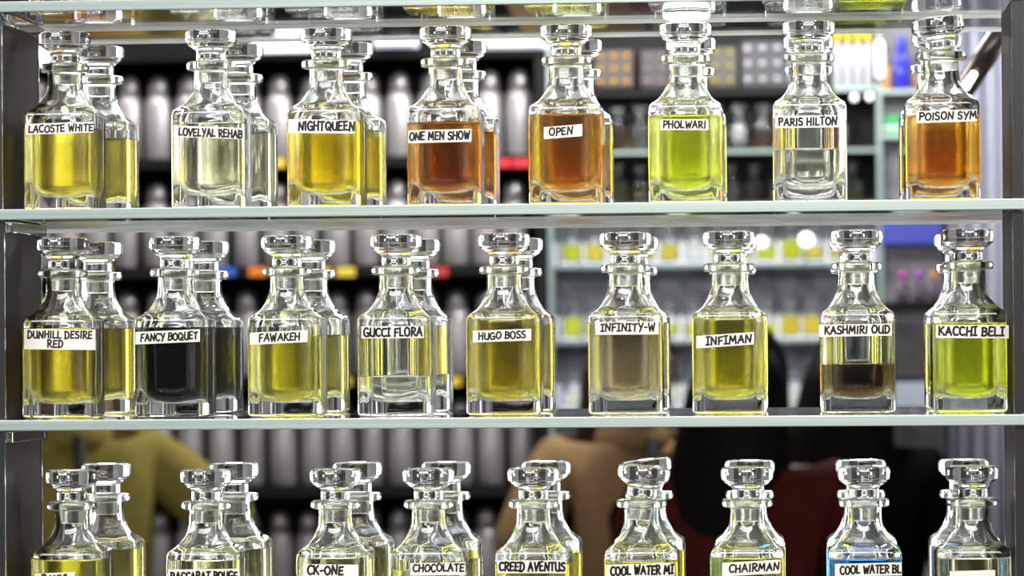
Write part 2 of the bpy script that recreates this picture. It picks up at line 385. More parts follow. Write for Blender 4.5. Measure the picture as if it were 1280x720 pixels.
# ------------------------------------------------------------------ rows of decanters
YC = .055                                     # axis of the front row; its mirror reflection about YM is built solid
HW = 20*MM
C = dict(
 yellow=(.86, .74, .10), golden=(.86, .68, .03), amber=(.37, .115, .004), orange=(.62, .27, .01), lime=(.80, .86, .08), clear=(.95, .95, .88),
 pale=(.93, .92, .70), olive=(.66, .62, .08), olive2=(.68, .58, .06), black=(.002, .002, .002), beige=(.74, .64, .44), dark=(.11, .05, .008), kiwi=(.74, .80, .04),
 citron=(.80, .74, .10), blue=(.04, .32, .85), straw=(.92, .88, .62))
ROWS = [
 # stopper centre u, liquid colour, colour words, level v, label paper (x0, x1, ytop-left, ytop-right, height), text lines, tilt of stopper
 [(88, 'amber', 'amber', -90, None, [], 0), (262, 'clear', 'colourless', -90, None, [], 0), (405, 'clear', 'clear', -80, None, [], 0),
  (552, 'golden', 'golden yellow', -90, None, [], 0), (702, 'lime', 'lime green', -90, None, [], 0), (857, 'clear', 'clear glittering', -80, None, [], 0),
  (1000, 'clear', 'clear grey', -80, None, [], 0), (1088, 'kiwi', 'yellow green', -90, None, [], 0)],
 [(81, 'yellow', 'bright yellow', 160, (31, 116, 155, 152, 13.5), [('LACOSTE WHITE', .05, .99, .18, .80)], 0),
  (264, 'pale', 'nearly colourless pale', 152, (218, 303, 157, 160, 14), [('LOVELYAL REHAB', .06, .99, .14, .80)], 0),
  (408, 'golden', 'golden yellow', 150, (361, 444, 149, 150, 17), [('NIGHTQUEEN', .15, .99, .22, .84)], 0),
  (557, 'amber', 'deep red-brown amber', 152, (510, 589, 163, 161, 16), [('ONE MEN SHOW', .02, .97, .22, .82)], 0),
  (708, 'orange', 'orange-brown', 142, (680, 728, 159, 155, 15), [('OPEN', .14, .74, .24, .84)], 0),
  (857, 'lime', 'bright lime', 143, (826, 886, 149, 149, 13.5), [('PHOLWARI', .06, .94, .18, .82)], 0),
  (1011, 'clear', 'half-full colourless', 185, (969, 1051, 145, 144, 15), [('PARIS HILTON', .05, .93, .20, .82)], 0),
  (1176, 'orange', 'orange', 143, (1145, 1221, 139, 136.5, 15), [('POISON SYM', .05, .99, .24, .84)], 7)],
 [(79, 'olive2', 'dull olive yellow', 410, (30, 119, 411, 412, 25.5), [('DUNHILL DESIRE', .05, .95, .56, .90), ('RED', .33, .54, .10, .44)], 0),
  (219, 'black', 'opaque black', 409, (169.5, 250, 415, 411.5, 15.5), [('FANCY BOQUET', .08, .96, .22, .80)], 0),
  (359, 'olive', 'olive green', 419, (312, 384, 416, 412.5, 15), [('FAWAKEH', .16, .86, .22, .82)], 0),
  (495.5, 'clear', 'quarter-full colourless', 470, (452, 530, 408, 407.5, 15), [('GUCCJ FLORA', .04, .97, .16, .84)], 0),
  (630.5, 'olive2', 'old-gold', 399, (591, 664, 413.5, 411, 14.5), [('HUGO BOSS', .10, .90, .22, .80)], 0),
  (782, 'beige', 'beige', 403, (744, 823, 402.5, 402, 16), [('JNFJNJTY-W', .09, .94, .26, .82)], 0),
  (911, 'citron', 'yellow olive', 398, (870, 942, 420, 415, 15.5), [('JNFJMAN', .17, .95, .20, .82)], 0),
  (1071, 'dark', 'low dark brown', 455, (1024, 1115, 406, 404.5, 15), [('KASHMIRI OUD', .08, .97, .24, .86)], 0),
  (1209.5, 'kiwi', 'full yellow-green', 403, (1170, 1261, 406, 406.5, 16.5), [('KACCHJ BELJ', .04, .93, .20, .84)], 0)],
 [(90, 'citron', 'yellow', 700, (43, 93, 717, 715, 17), [('BAKUL', .18, .86, .22, .84)], 0),
  (258, 'straw', 'pale', 700, (210, 297, 712, 711, 17), [('BACCARAT ROUGE', .04, .99, .20, .80)], 0),
  (419.6, 'straw', 'pale straw', 697, (379, 448, 705, 706, 16.5), [('CK-ONE', .08, .72, .22, .86)], 0),
  (536, 'pale', 'pale greenish', 712, (513, 582, 704, 703, 15.5), [('CHOCOLATE', .05, .97, .30, .88)], 0),
  (667, 'citron', 'light gold', 705, (622, 708, 700.5, 700.5, 16), [('CREED AVENTUS', .03, .98, .18, .84)], 0),
  (802, 'citron', 'warm yellow', 702, (757, 843, 706, 703.5, 16), [('COOL WATER MJ', .07, .98, .16, .82)], -6),
  (934, 'citron', 'olive gold', 697, (903, 976, 703.5, 699.5, 17), [('CHAIRMAN', .12, .97, .26, .80)], 0),
  (1080, 'blue', 'vivid blue', 699, (1044, 1127, 705, 703, 16), [('COOL WATER BL', .08, .99, .20, .80)], 0),
  (1215, 'straw', 'clear faintly yellow', 698, (1187, 1244, 714, 712.5, 17), [], 0)],
]
SHN = ['highest shelf', 'upper shelf', 'middle shelf', 'lowest shelf']
def decanter(loc, label, group, lmat, level, rz=0., tilt=0., body=None):
    root = empty('perfume_decanter', loc, label, 'bottle', group, rz)
    obj('body', body or BODY, root, wn=True)
    if level > 9: obj('liquid', liquid_mesh(level, lmat), root)
    st = obj('stopper', STOPPER, root); obj('plug', PLUG, st)
    if tilt:
        z = 82*MM; st.rotation_euler = (0, math.radians(-tilt), 0)
        st.location = (math.sin(math.radians(tilt))*z, 0, z-z*math.cos(math.radians(tilt))+abs(math.sin(math.radians(tilt)))*7.9*MM)
        st.location.z += .0001
    return root
rng = random.Random(5)
for k, row in enumerate(ROWS):
    zs = SHELF_Z[k]+.0001
    for i, (u, ck, words, lv, paper, lines, tilt) in enumerate(row):
        vmid = (20, 75, 338, 622)[k]
        x = P(u, vmid, YC).x
        x += (zs+.08-P(u, vmid, YC).z)*0
        vlev = P(u, lv, YC-HW*.8).z
        level = max(8, min((vlev-zs)/MM, 54)) if lv > 0 else {-90: 46, -80: 30}[lv]
        rz = rng.uniform(-.012, .012)
        lm = liquid(C[ck])
        pos = 'leftmost' if i == 0 else 'rightmost' if i == len(row)-1 else ORD[i]+' from the left'
        front = decanter((x, YC, zs), 'decanter of %s perfume, %s in the front row, %s' % (words, pos, SHN[k]),
                         'front decanters on the '+SHN[k], lm, level, rz, tilt)
        decanter((x, 2*YM-YC, zs), 'reflected decanter of %s perfume behind the %s front one, %s' % (words, 'leftmost' if i == 0 else 'rightmost' if i == len(row)-1 else ORD[i], SHN[k]),
                 'reflected decanters on the '+SHN[k], lm, level, -rz, -tilt)  # mirror reflection of the front row, built as solid decanters
        if paper:
            x0, x1, yl, yr, h = paper
            yf = YC-HW-.0003
            inv = Matrix.Rotation(-rz, 3, 'Z')
            cs = []
            for uu, vv in ((x0, yl+h), (x1, yr+h), (x1, yr), (x0, yl)):
                p = P(uu, vv, yf)-Vector((x, YC, zs)); p.y = -HW-.0003; cs.append(p)
            obj('label', label_mesh(cs, lines, rng), front)

# added glowing puck under the highest shelf, standing in for glare in a decanter base
p = P(858, 18, .060); PUCKM = mat('glare_glow', (1, 1, 1), .5, emit=(1, .97, .90), estr=14.)
o = empty('glare_puck', (p.x, .060, SHELF_Z[0]-SH-.0001), 'added glowing puck imitating glare under the highest shelf, above the bright lime decanter', 'lamp')
bm = bmesh.new(); loft(bm, [circ(r, z, 32) for z, r in [(-.0050, .004), (-.0047, .009), (-.0038, .0125), (-.0022, .0133), (-.0015, .0133)]]); obj('dome', data('puck_dome', bm, PUCKM), o)
bm = bmesh.new(); loft(bm, [circ(r, z, 32) for z, r in [(-.0014, .0142), (-.0010, .0148), (-.0003, .0148), (0, .0142)]]); obj('base', data('puck_base', bm, CHROME), o)

# ------------------------------------------------------------------ far wall, dark unit of aluminium flasks
YS = 6.50                                     # front of the far shelving
def bx(name, u0, u1, v0, v1, y0, y1, m, parent=None, bev=0.):
    a, b = P(u0, v1, y0), P(u1, v0, y0)
    bm = bmesh.new(); box(bm, a.x, b.x, y0, y1, a.z, b.z, bev=bev)
    return obj(name, data(name, bm, m), parent)
shelf_v = [62, 197, 333, 470, 608, 745]
uz = [P(360, v, YS).z for v in shelf_v]
unit = empty('shelving_unit', (P(360, 600, YS).x, YS, 0), 'tall black shelving unit stacked with silver flasks behind the display case', 'shelving')
def under(o, root): o.parent = root; o.matrix_parent_inverse = Matrix.Translation(-Vector(root.location)); return o
ux0, ux1 = P(-25, 400, YS).x, P(672, 400, YS).x
for z in uz:
    bm = bmesh.new(); box(bm, ux0, ux1, YS-.02, YS+.36, z-.024, z)
    under(obj('shelf_board', data('shelf_board', bm, BLACKWOOD)), unit)
for xx in (ux0-.02, ux1):
    bm = bmesh.new(); box(bm, xx, xx+.022, YS-.02, YS+.40, 0, 2.6)
    under(obj('upright', data('upright', bm, BLACKWOOD)), unit)
bm = bmesh.new(); box(bm, ux0, ux1, YS+.37, YS+.40, 0, 2.6); under(obj('back_panel', data('back_panel', bm, BLACKWOOD)), unit)
bm = bmesh.new()
fr = .0315; FH = uz[0]-uz[1]-.05
prof = [(0, fr*.9), (.004, fr), (FH*.66, fr), (FH*.72, fr*.93), (FH*.76, fr*.74), (FH*.78, fr*.62)]
loft(bm, [circ(r, z, 28) for z, r in prof]); FBODY = data('flask_body', bm, STEEL)
bm = bmesh.new()
loft(bm, [circ(r, z, 28) for z, r in [(FH*.775, fr*.66), (FH*.78, fr*.70), (FH*.89, fr*.70), (FH*.95, fr*.62), (FH*.985, fr*.42), (FH, fr*.15)]])
FCAP = data('flask_cap', bm, STEELCAP)
FN = ['topmost', 'second', 'third', 'fourth', 'fifth']
frng = random.Random(3)
for r in range(1, 6):
    n = 0; u = 48.
    while u < 655:
        x = P(u, 400, YS+.06).x
        o = empty('aluminium_flask', (x, YS+.06+frng.uniform(-.005, .02), uz[r]+.0005), 'silver aluminium flask, %s from the left on the %s black shelf behind' % (ORD[n], FN[r-1]), 'flask', 'aluminium flasks on the black shelves', frng.uniform(0, 6))
        s = frng.uniform(.95, 1.0); o.scale = (1, 1, s)
        obj('body', FBODY, o); obj('cap', FCAP, o)
        u += 37.5+frng.uniform(-1.5, 1.5); n += 1
# coloured price tags along the shelf boards
tags = [(128, 333, 'yellow', (.75, .55, .03)), (283, 333, 'blue', (.03, .12, .55)), (322, 333, 'orange', (.8, .2, .02)), (402, 333, 'yellow', (.75, .5, .03)), (432, 333, 'yellow', (.75, .55, .05)),
        (548, 333, 'red', (.5, .03, .03)), (345, 197, 'yellow', (.8, .55, .05)), (626, 197, 'red', (.55, .01, .02)), (652, 197, 'red', (.5, .01, .02)), (428, 470, 'yellow', (.75, .5, .02)), (565, 470, 'yellow', (.7, .5, .03)), (158, 470, 'yellow', (.7, .55, .04))]
for u, v, cn, c in tags:
    p = P(u, v, YS-.023); bm = bmesh.new(); box(bm, -.022, .022, -.003, 0, -.020, .002, bev=.001)
    tag(obj('price_tag', data('price_tag', bm, mat('tag_'+cn, c, .5)), loc=(p.x, YS-.021, p.z-.004)), '%s price tag on the %s black shelf edge, %d flasks along' % (cn, {197: 'topmost', 333: 'second', 470: 'third'}[v], int((u-30)/37.5)+1), 'price tag', 'price tags')

# light boxes glowing above the flasks
GLOW = mat('lit_diffuser', (.9, .9, .9), .5, emit=(.93, .96, 1.0), estr=3.2)
def light_box(u0, u1, v0, v1, label, y=YS-.03, st=None):
    a, b = P(u0, v1, y), P(u1, v0, y)
    root = empty('light_fitting', ((a.x+b.x)/2, y, a.z), label, 'lamp', 'light fittings on the far shelves')
    w, h = (b.x-a.x)/2, b.z-a.z
    bm = bmesh.new(); box(bm, -w, w, -.03, 0, 0, h, bev=.006); obj('diffuser', data('diffuser', bm, st or GLOW), root)
    bm = bmesh.new(); box(bm, -w-.004, w+.004, .0005, .02, -.004, h+.004); obj('housing', data('housing', bm, WHITE), root)
light_box(318, 402, 47, 64, 'glowing white light fitting above the flasks beside the golden decanter')
light_box(344, 380, 30, 45, 'short glowing lamp just above the long light fitting')
light_box(44, 66, 58, 82, 'small glowing lamp at the left end of the topmost flasks')
DIM = mat('dim_diffuser', (.9, .9, .9), .5, emit=(.80, .84, 1.0), estr=.75)
light_box(470, 520, 46, 58, 'dim lilac light strip above the flasks left of the red-brown decanter', st=DIM)
light_box(590, 682, 44, 60, 'dim lilac light strip at the right end of the flask shelves', st=DIM)

# ------------------------------------------------------------------ far wall, glass rack of small decanters
rack = empty('glass_rack', (P(890, 600, YS).x, YS, 0), 'bright glass rack crowded with small crystal decanters behind the display case', 'rack')
rx0, rx1 = P(693, 400, YS).x, P(1098, 400, YS).x
rack_v = [118, 194, 258, 328, 366, 432, 505, 575, 650, 725]
rack_v = [188, 255, 330, 425, 512, 590, 668, 740]
RG = mat('rack_glass_shelf', (.22, .29, .27), .12, 0, .0)
LILAC = noisy('back_panel', (.14, .14, .17), (.42, .43, .50), 25, .3)
BARM = mat('glow_strip_emit', (.8, .8, .8), .5, emit=(.86, .88, 1.0), estr=.95)
WOODB = noisy('brown_wood', (.20, .085, .03), (.28, .13, .05), 8, .5)
for v in rack_v:
    z = P(890, v, YS).z; bm = bmesh.new(); box(bm, rx0, rx1, YS-.02, YS+.20, z-.008, z)
    under(obj('shelf_board', data('rack_board', bm, RG)), rack)
    if v < 300: continue
    bm = bmesh.new(); box(bm, rx0+.004, rx1-.004, YS+.19, YS+.204, z+.001, z+.058); under(obj('glow_strip', data('rack_glow_strip', bm, BARM)), rack)  # added glowing strip for the pale band, backlighting the oils
bm = bmesh.new(); box(bm, rx0, rx1, YS+.205, YS+.22, 0, P(890, 262, YS).z); under(obj('back_panel', data('rack_back', bm, LILAC)), rack)
bm = bmesh.new(); box(bm, rx0, rx1, YS+.205, YS+.22, P(890, 262, YS).z+.001, 2.6); under(obj('upper_panel', data('rack_upper', bm, BLACKWOOD)), rack)
for xx in (rx0-.012, rx1):
    bm = bmesh.new(); box(bm, xx, xx+.012, YS-.02, YS+.22, 0, 2.6); under(obj('upright', data('rack_upright', bm, RG)), rack)
rr = random.Random(8)
small = [('yellow', 'yellow'), ('golden', 'golden'), ('kiwi', 'green-yellow'), ('amber', 'amber'), ('orange', 'orange'), ('clear', 'colourless'), ('pale', 'pale'), ('olive', 'olive')]
rows_cols = {0: [5, 5, 5, 6, 3, 5, 5, 4, 5, 5, 4, 5, 5, 5, 5], 1: None}
sm_l = {}
for j, v in enumerate(rack_v):
    z = P(890, v, YS).z+.0005
    u = 716.; n = 0
    sc = .92 if j != 3 else 1.0
    while u < 1071:
        x = P(u, 400, YS+.07).x
        if j in (0, 1): ci = rr.choice([5, 5, 3, 4, 3, 7, 6])
        elif j in (2, 3): ci = rr.choice([0, 0, 1, 1, 2, 2, 5, 4])
        else: ci = rr.choice([5, 5, 6, 0, 3, 4, 7])
        ck, wd = small[ci]
        H_avail = (P(890, rack_v[j-1], YS).z-z-.02) if j else .12
        s = min(1.12, (H_avail-.004)/(.1025))*rr.uniform(.94, 1.0)
        o = decanter((x, YS+.06+rr.uniform(0, .03), z), 'small %s decanter, %s from the left, %s shelf of the rack behind' % (wd, ORD[n], ORD[j]), 'small decanters on the glass rack', liquid(C[ck]), [44, 50, 36][rr.randrange(3)], rr.uniform(-.3, .3), body=SMALL)
        o.scale = (s*1.05, s, s)
        u += 29.5+rr.uniform(-2, 3); n += 1

# sample trays with a grid of caps, above the rack
def tray(u0, u1, v0, v1, cb, cc, label, nx, nz):
    y = YS+.10
    a, b = P(u0, v1, y), P(u1, v0, y); w, h = b.x-a.x, b.z-a.z
    root = empty('sample_tray', (a.x, y, a.z), label, 'tray', 'sample trays above the glass rack')
    bm = bmesh.new(); box(bm, 0, w, 0, .05, 0, h, bev=.003); obj('case', data('tray_case', bm, mat('tray_case', cb, .4)), root)
    cm = mat('tray_caps', cc, .22, .6)
    for i in range(nx):
        for k in range(nz):
            bm = bmesh.new(); c = Vector(((i+.5)*w/nx, -.004, (k+.5)*h/nz)); r = min(w/nx, h/nz)*.24
            tube(bm, c+Vector((0, .005, 0)), c-Vector((0, .012, 0)), r, r*.8, 12)
            obj('vial_cap', data('vial_cap', bm, cm), root)
zt = P(890, 112, YS+.1).z
bm = bmesh.new(); box(bm, rx0, rx1, YS+.06, YS+.20, zt-.016, zt-.002); under(obj('tray_board', data('tray_board', bm, BLACKWOOD)), rack)
tray(742, 792, 62, 111, (.03, .014, .006), (.75, .36, .04), 'amber sample tray right of the orange-brown decanter stopper', 3, 3)
tray(800, 836, 62, 111, (.012, .006, .007), (.30, .20, .22), 'maroon-black sample tray left of the lime decanter neck', 2, 3)
tray(884, 922, 58, 110, (.028, .024, .005), (.40, .34, .05), 'olive sample tray right of the lime decanter neck', 2, 3)
tray(926, 1036, 50, 110, (.010, .009, .011), (.60, .57, .62), 'black sample tray with silvery caps left of the clear decanter stopper', 6, 3)

# spray bottles with gold caps
SPR = mat('frosted_spray_glass', (.42, .42, .44), .3)
GOLDC = mat('gold_cap', (.85, .55, .05), .3, .6)
zt2 = P(1065, 108, YS).z
bm = bmesh.new(); box(bm, P(1042, 100, YS).x, rx1, YS-.02, YS+.055, zt2-.012, zt2-.0005); under(obj('upper_board', data('upper_board', bm, RG)), rack)
for i, u in enumerate((1047, 1060, 1073, 1086)):
    x = P(u, 100, YS).x
    o = empty('spray_bottle', (x, YS+.012, zt2), 'pale spray bottle with a gold cap, %s of four beside the light tube' % ORD[i], 'bottle', 'gold capped spray bottles')
    bm = bmesh.new(); loft(bm, [circ(r, z, 20) for z, r in [(0, .010), (.002, .0115), (.092, .0115), (.098, .009), (.104, .007)]]); obj('body', data('spray_body', bm, SPR), o)
    bm = bmesh.new(); loft(bm, [circ(r, z, 20) for z, r in [(.103, .0085), (.104, .009), (.135, .009), (.137, .0075)]]); obj('cap', data('spray_cap', bm, GOLDC), o)
TUBE = mat('tube_light', (1, 1, 1), .5, emit=(1, 1, 1), estr=1.6)
a, b = P(1100, 96, YS-.04), P(1100, 52, YS-.04)
o = empty('tube_lamp', a, 'short upright white light tube at the right end of the rack', 'lamp')
bm = bmesh.new(); tube(bm, (0, 0, 0), (0, 0, b.z-a.z), .0095, n=20); obj('tube', data('lamp_tube', bm, TUBE), o)
for s, zz in ((0, 0), (1, b.z-a.z)):
    bm = bmesh.new(); tube(bm, (0, 0, zz-.006+s*.006), (0, 0, zz+s*.006), .011, n=20); obj('end_cap', data('end_cap', bm, CHROME), o)
# round spot lamps of the far shop
BULB = mat('lit_bulb', (1, 1, 1), .5, emit=(1, .98, .94), estr=14.)
GLINT = mat('small_bulb', (1, 1, 1), .5, emit=(1, .98, .95), estr=2.)
def spot(u, v, r, label, y=YS-.05):
    p = P(u, v, y); o = empty('spot_lamp', p, label, 'lamp', 'round spot lamps')
    bm = bmesh.new(); bmesh.ops.create_uvsphere(bm, u_segments=20, v_segments=12, radius=r)
    for f in bm.faces: f.smooth = True
    obj('bulb', data('spot_bulb', bm, BULB if r > .02 else GLINT), o)
    bm = bmesh.new(); loft(bm, [[Vector((q.x, z, q.y)) for q in circ(rr_, 0, 20)] for z, rr_ in [(r*.5, r*1.1), (r*.9, r*1.1), (r*1.6, r*.6), (r*1.65, r*.3)]]); obj('reflector', data('spot_reflector', bm, CHROME), o)
spot(952, 303, .013, 'smaller round lamp glowing right of the yellow olive decanter stopper')
spot(1008, 300, .017, 'larger round lamp glowing left of the low dark brown decanter')
spot(1068, 122, .008, 'left one of two tiny lamps below the gold capped sprays')
spot(1087, 121, .008, 'right one of two tiny lamps below the gold capped sprays')

# ------------------------------------------------------------------ grey stone pillar with things on its ledges, pale curtain beyond
bm = bmesh.new(); a, b = P(1101, 400, YS-.04), P(1181, 400, YS-.04)
box(bm, a.x, b.x, YS+.02, YS+.40, 0, 2.95)
structure('trim_1', bm, noisy('grey_stone', (.10, .098, .11), (.24, .235, .25), 14, .35))
def ledge(v, label, m):
    z = P(1140, v, YS-.05).z; bm = bmesh.new(); box(bm, a.x+.004, b.x-.002, YS-.07, YS+.02, z-.012, z, bev=.002)
    tag(obj('ledge', data('ledge', bm, m)), label, 'ledge', 'ledges on the grey pillar'); return z
z1 = ledge(112, 'grey ledge with a blue bottle on the stone pillar', RG)
z2 = ledge(168, 'grey ledge with a green carton on the stone pillar', RG)
z3 = ledge(377, 'dark ledge with magenta and gold caps on the stone pillar', BLACKWOOD)
z4 = ledge(512, 'black ledge at the foot of the pale glass box', BLACKWOOD)
def small_bottle(u, z, w, h, c, cc, label, grp):
    p = P(u, 100, YS-.03); o = empty('perfume_bottle', (p.x, YS-.03, z+.0003), label, 'bottle', grp)
    bm = bmesh.new(); loft(bm, [rsq(w*k, w*.4, z_) for z_, k in [(0, .9), (.002, 1), (h*.62, 1), (h*.68, .7), (h*.70, .5)]]); obj('body', data('bottle_body', bm, mat('bottle_c', c, .15)), o)
    bm = bmesh.new(); loft(bm, [circ(w*k, z_, 20) for z_, k in [(h*.70, .55), (h*.71, .62), (h*.98, .62), (h, .5)]]); obj('cap', data('bottle_cap', bm, mat('cap_c', cc, .25, .3)), o)
small_bottle(1108, z1, .009, .085, (.45, .24, .10), (.30, .20, .12), 'slim brown bottle left of the blue one on the pillar ledge', 'bottles on the pillar ledges')
small_bottle(1127, z1, .017, .125, (.03, .03, .42), (.04, .05, .60), 'deep blue perfume bottle on the pillar ledge', 'bottles on the pillar ledges')
small_bottle(1146, z1, .010, .08, (.22, .12, .08), (.12, .08, .10), 'slim dark bottle right of the blue one on the pillar ledge', 'bottles on the pillar ledges')
small_bottle(1126, z3, .014, .07, (.06, .05, .07), (.45, .05, .35), 'dark bottle with a magenta cap, first of three on the pillar ledge', 'capped bottles on the dark ledge')
small_bottle(1146, z3, .014, .07, (.06, .05, .07), (.30, .06, .40), 'dark bottle with a purple cap, middle of three on the pillar ledge', 'capped bottles on the dark ledge')
small_bottle(1165, z3, .014, .07, (.06, .05, .07), (.55, .22, .08), 'dark bottle with a copper cap, last of three on the pillar ledge', 'capped bottles on the dark ledge')
p = P(1117, 168, YS-.03); bm = bmesh.new(); box(bm, -.021, .021, -.02, .02, 0, .045, 0, bev=.002); box(bm, -.0215, .0215, -.0205, .0205, .012, .020, 1)
tag(obj('carton', data('carton', bm, mat('green_card', (.03, .28, .09), .5), mat('white_band', (.6, .65, .6), .5)), loc=(p.x, YS-.03, z2+.0003)), 'small green carton with a pale band on the pillar ledge', 'carton')
def slab(name, u0, u1, v0, v1, y0, y1, m, label, cat, bev=.003):
    o = bx(name, u0, u1, v0, v1, y0, y1, m, bev=bev); return tag(o, label, cat)
slab('screen', 1102, 1178, 268, 306, YS-.035, YS+.018, mat('blue_screen', (.02, .03, .25), .2, emit=(.05, .06, .35), estr=.25), 'lit blue screen high on the grey pillar', 'screen')
slab('glass_box', 1118, 1166, 478, 511, YS-.06, YS-.01, mat('pale_box', (.38, .42, .48), .2), 'pale grey glass box on the black ledge of the pillar', 'box')
slab('cabinet', 1102, 1180, 400, 474, YS-.055, YS+.018, noisy('black_stone', (.012, .011, .014), (.05, .045, .05), 12, .25), 'glossy black wall cabinet on the grey pillar', 'cabinet')

# pale curtain with folds
def curtain(u0, u1, y, label, m, folds):
    a, b = P(u0, 0, y).x, P(u1, 0, y).x; bm = bmesh.new(); n = folds*12; lo, hi = [], []
    for s in (0, 1):
        for zz, L in ((.02, lo), (2.85, hi)):
            r = []
            for i in range(n+1):
                t = i/n; yy = y+.035*math.sin(t*folds*2*PI)+.012*math.sin(t*folds*5.1+1)+s*.004
                r.append(bm.verts.new((a+(b-a)*t, yy, zz)))
            L.append(r)
    for s in (0, 1):
        for i in range(n):
            f = bm.faces.new((lo[s][i], lo[s][i+1], hi[s][i+1], hi[s][i])); f.smooth = True
    for i in (0, n): bm.faces.new((lo[0][i], lo[1][i], hi[1][i], hi[0][i]))
    for i in range(n):
        bm.faces.new((lo[0][i], lo[1][i], lo[1][i+1], lo[0][i+1])); bm.faces.new((hi[0][i], hi[0][i+1], hi[1][i+1], hi[1][i]))
    bmesh.ops.recalc_face_normals(bm, faces=bm.faces)
    tag(obj('curtain', data('curtain', bm, m)), label, 'curtain')
curtain(1183, 1300, YS+.1, 'pale lilac folded curtain beyond the right side panel', mat('lilac_cloth', (.44, .45, .52), .7), 6)
# slanting dark rail with a lamp, beyond the right end of the upper bay
p0, p1 = P(1200, 118, 1.2), P(1278, 2, 1.2)
rail = empty('slanting_rail', p0, 'dark slanting rail with a bright glint at the upper right', 'rail')
bm = bmesh.new(); tube(bm, (0, 0, 0), p1-p0, .010, n=20); obj('bar', data('rail_bar', bm, mat('dark_rail', (.03, .022, .02), .25, .5)), rail)
d = (p1-p0)
bm = bmesh.new(); q0 = d*.14+Vector((-.004, -.011, -.006)); q1 = d*.30+Vector((-.004, -.011, -.006)); tube(bm, q0, q1, .0035, .0025, n=14); obj('light_strip', data('rail_strip', bm, BULB), rail)
bm = bmesh.new(); tube(bm, Vector((0, 0, 0))-d*.02, d*.03, .012, n=20); obj('end_cap', data('rail_cap', bm, CHROME), rail)
bm = bmesh.new(); tube(bm, d+Vector((0, 0, .4)), d, .006, n=12); tube(bm, d*.5+Vector((0,.01,0)), d*.5+Vector((0, .01, .4)), .004, n=12); 
o = obj('hanger', data('rail_hanger', bm, CHROME), rail)

# ------------------------------------------------------------------ people beyond the case
def skin(name, verts, edges, radii, root, m, parent=None, sub=2, smooth_extra=None):
    me = bpy.data.meshes.new(name); me.from_pydata([Vector(v) for v in verts], edges, [])
    o = bpy.data.objects.new(name, me); COL.objects.link(o)
    md = o.modifiers.new('skin', 'SKIN'); md.use_smooth_shade = True
    lay = me.skin_vertices[0].data
    for i, r in enumerate(radii):
        lay[i].radius = r if isinstance(r, tuple) else (r, r)
        lay[i].use_root = (i == root)
    if sub: o.modifiers.new('sub', 'SUBSURF').levels = sub; o.modifiers[-1].render_levels = sub
    dg = bpy.context.evaluated_depsgraph_get(); dg.update()
    nm = bpy.data.meshes.new_from_object(o.evaluated_get(dg)); nm.name = name
    o.modifiers.clear(); o.data = nm; bpy.data.meshes.remove(me)
    for p in nm.polygons: p.use_smooth = True
    nm.materials.clear(); nm.materials.append(m)
    if parent: o.parent = parent
    return o

SKINM = noisy('skin', (.17, .085, .05), (.21, .105, .065), 30, .5)
EYEW = mat('eye_white', (.7, .68, .64), .2)
HAIRM = noisy('black_hair', (.002, .0016, .0014), (.006, .0045, .004), 40, .5, stretch=(6, 6, .6), bump=.2, spec=.06)
BROWNHAIR = noisy('dark_brown_hair', (.010, .006, .004), (.05, .028, .016), 45, .35, stretch=(6, 6, .5), bump=.5, spec=.2)

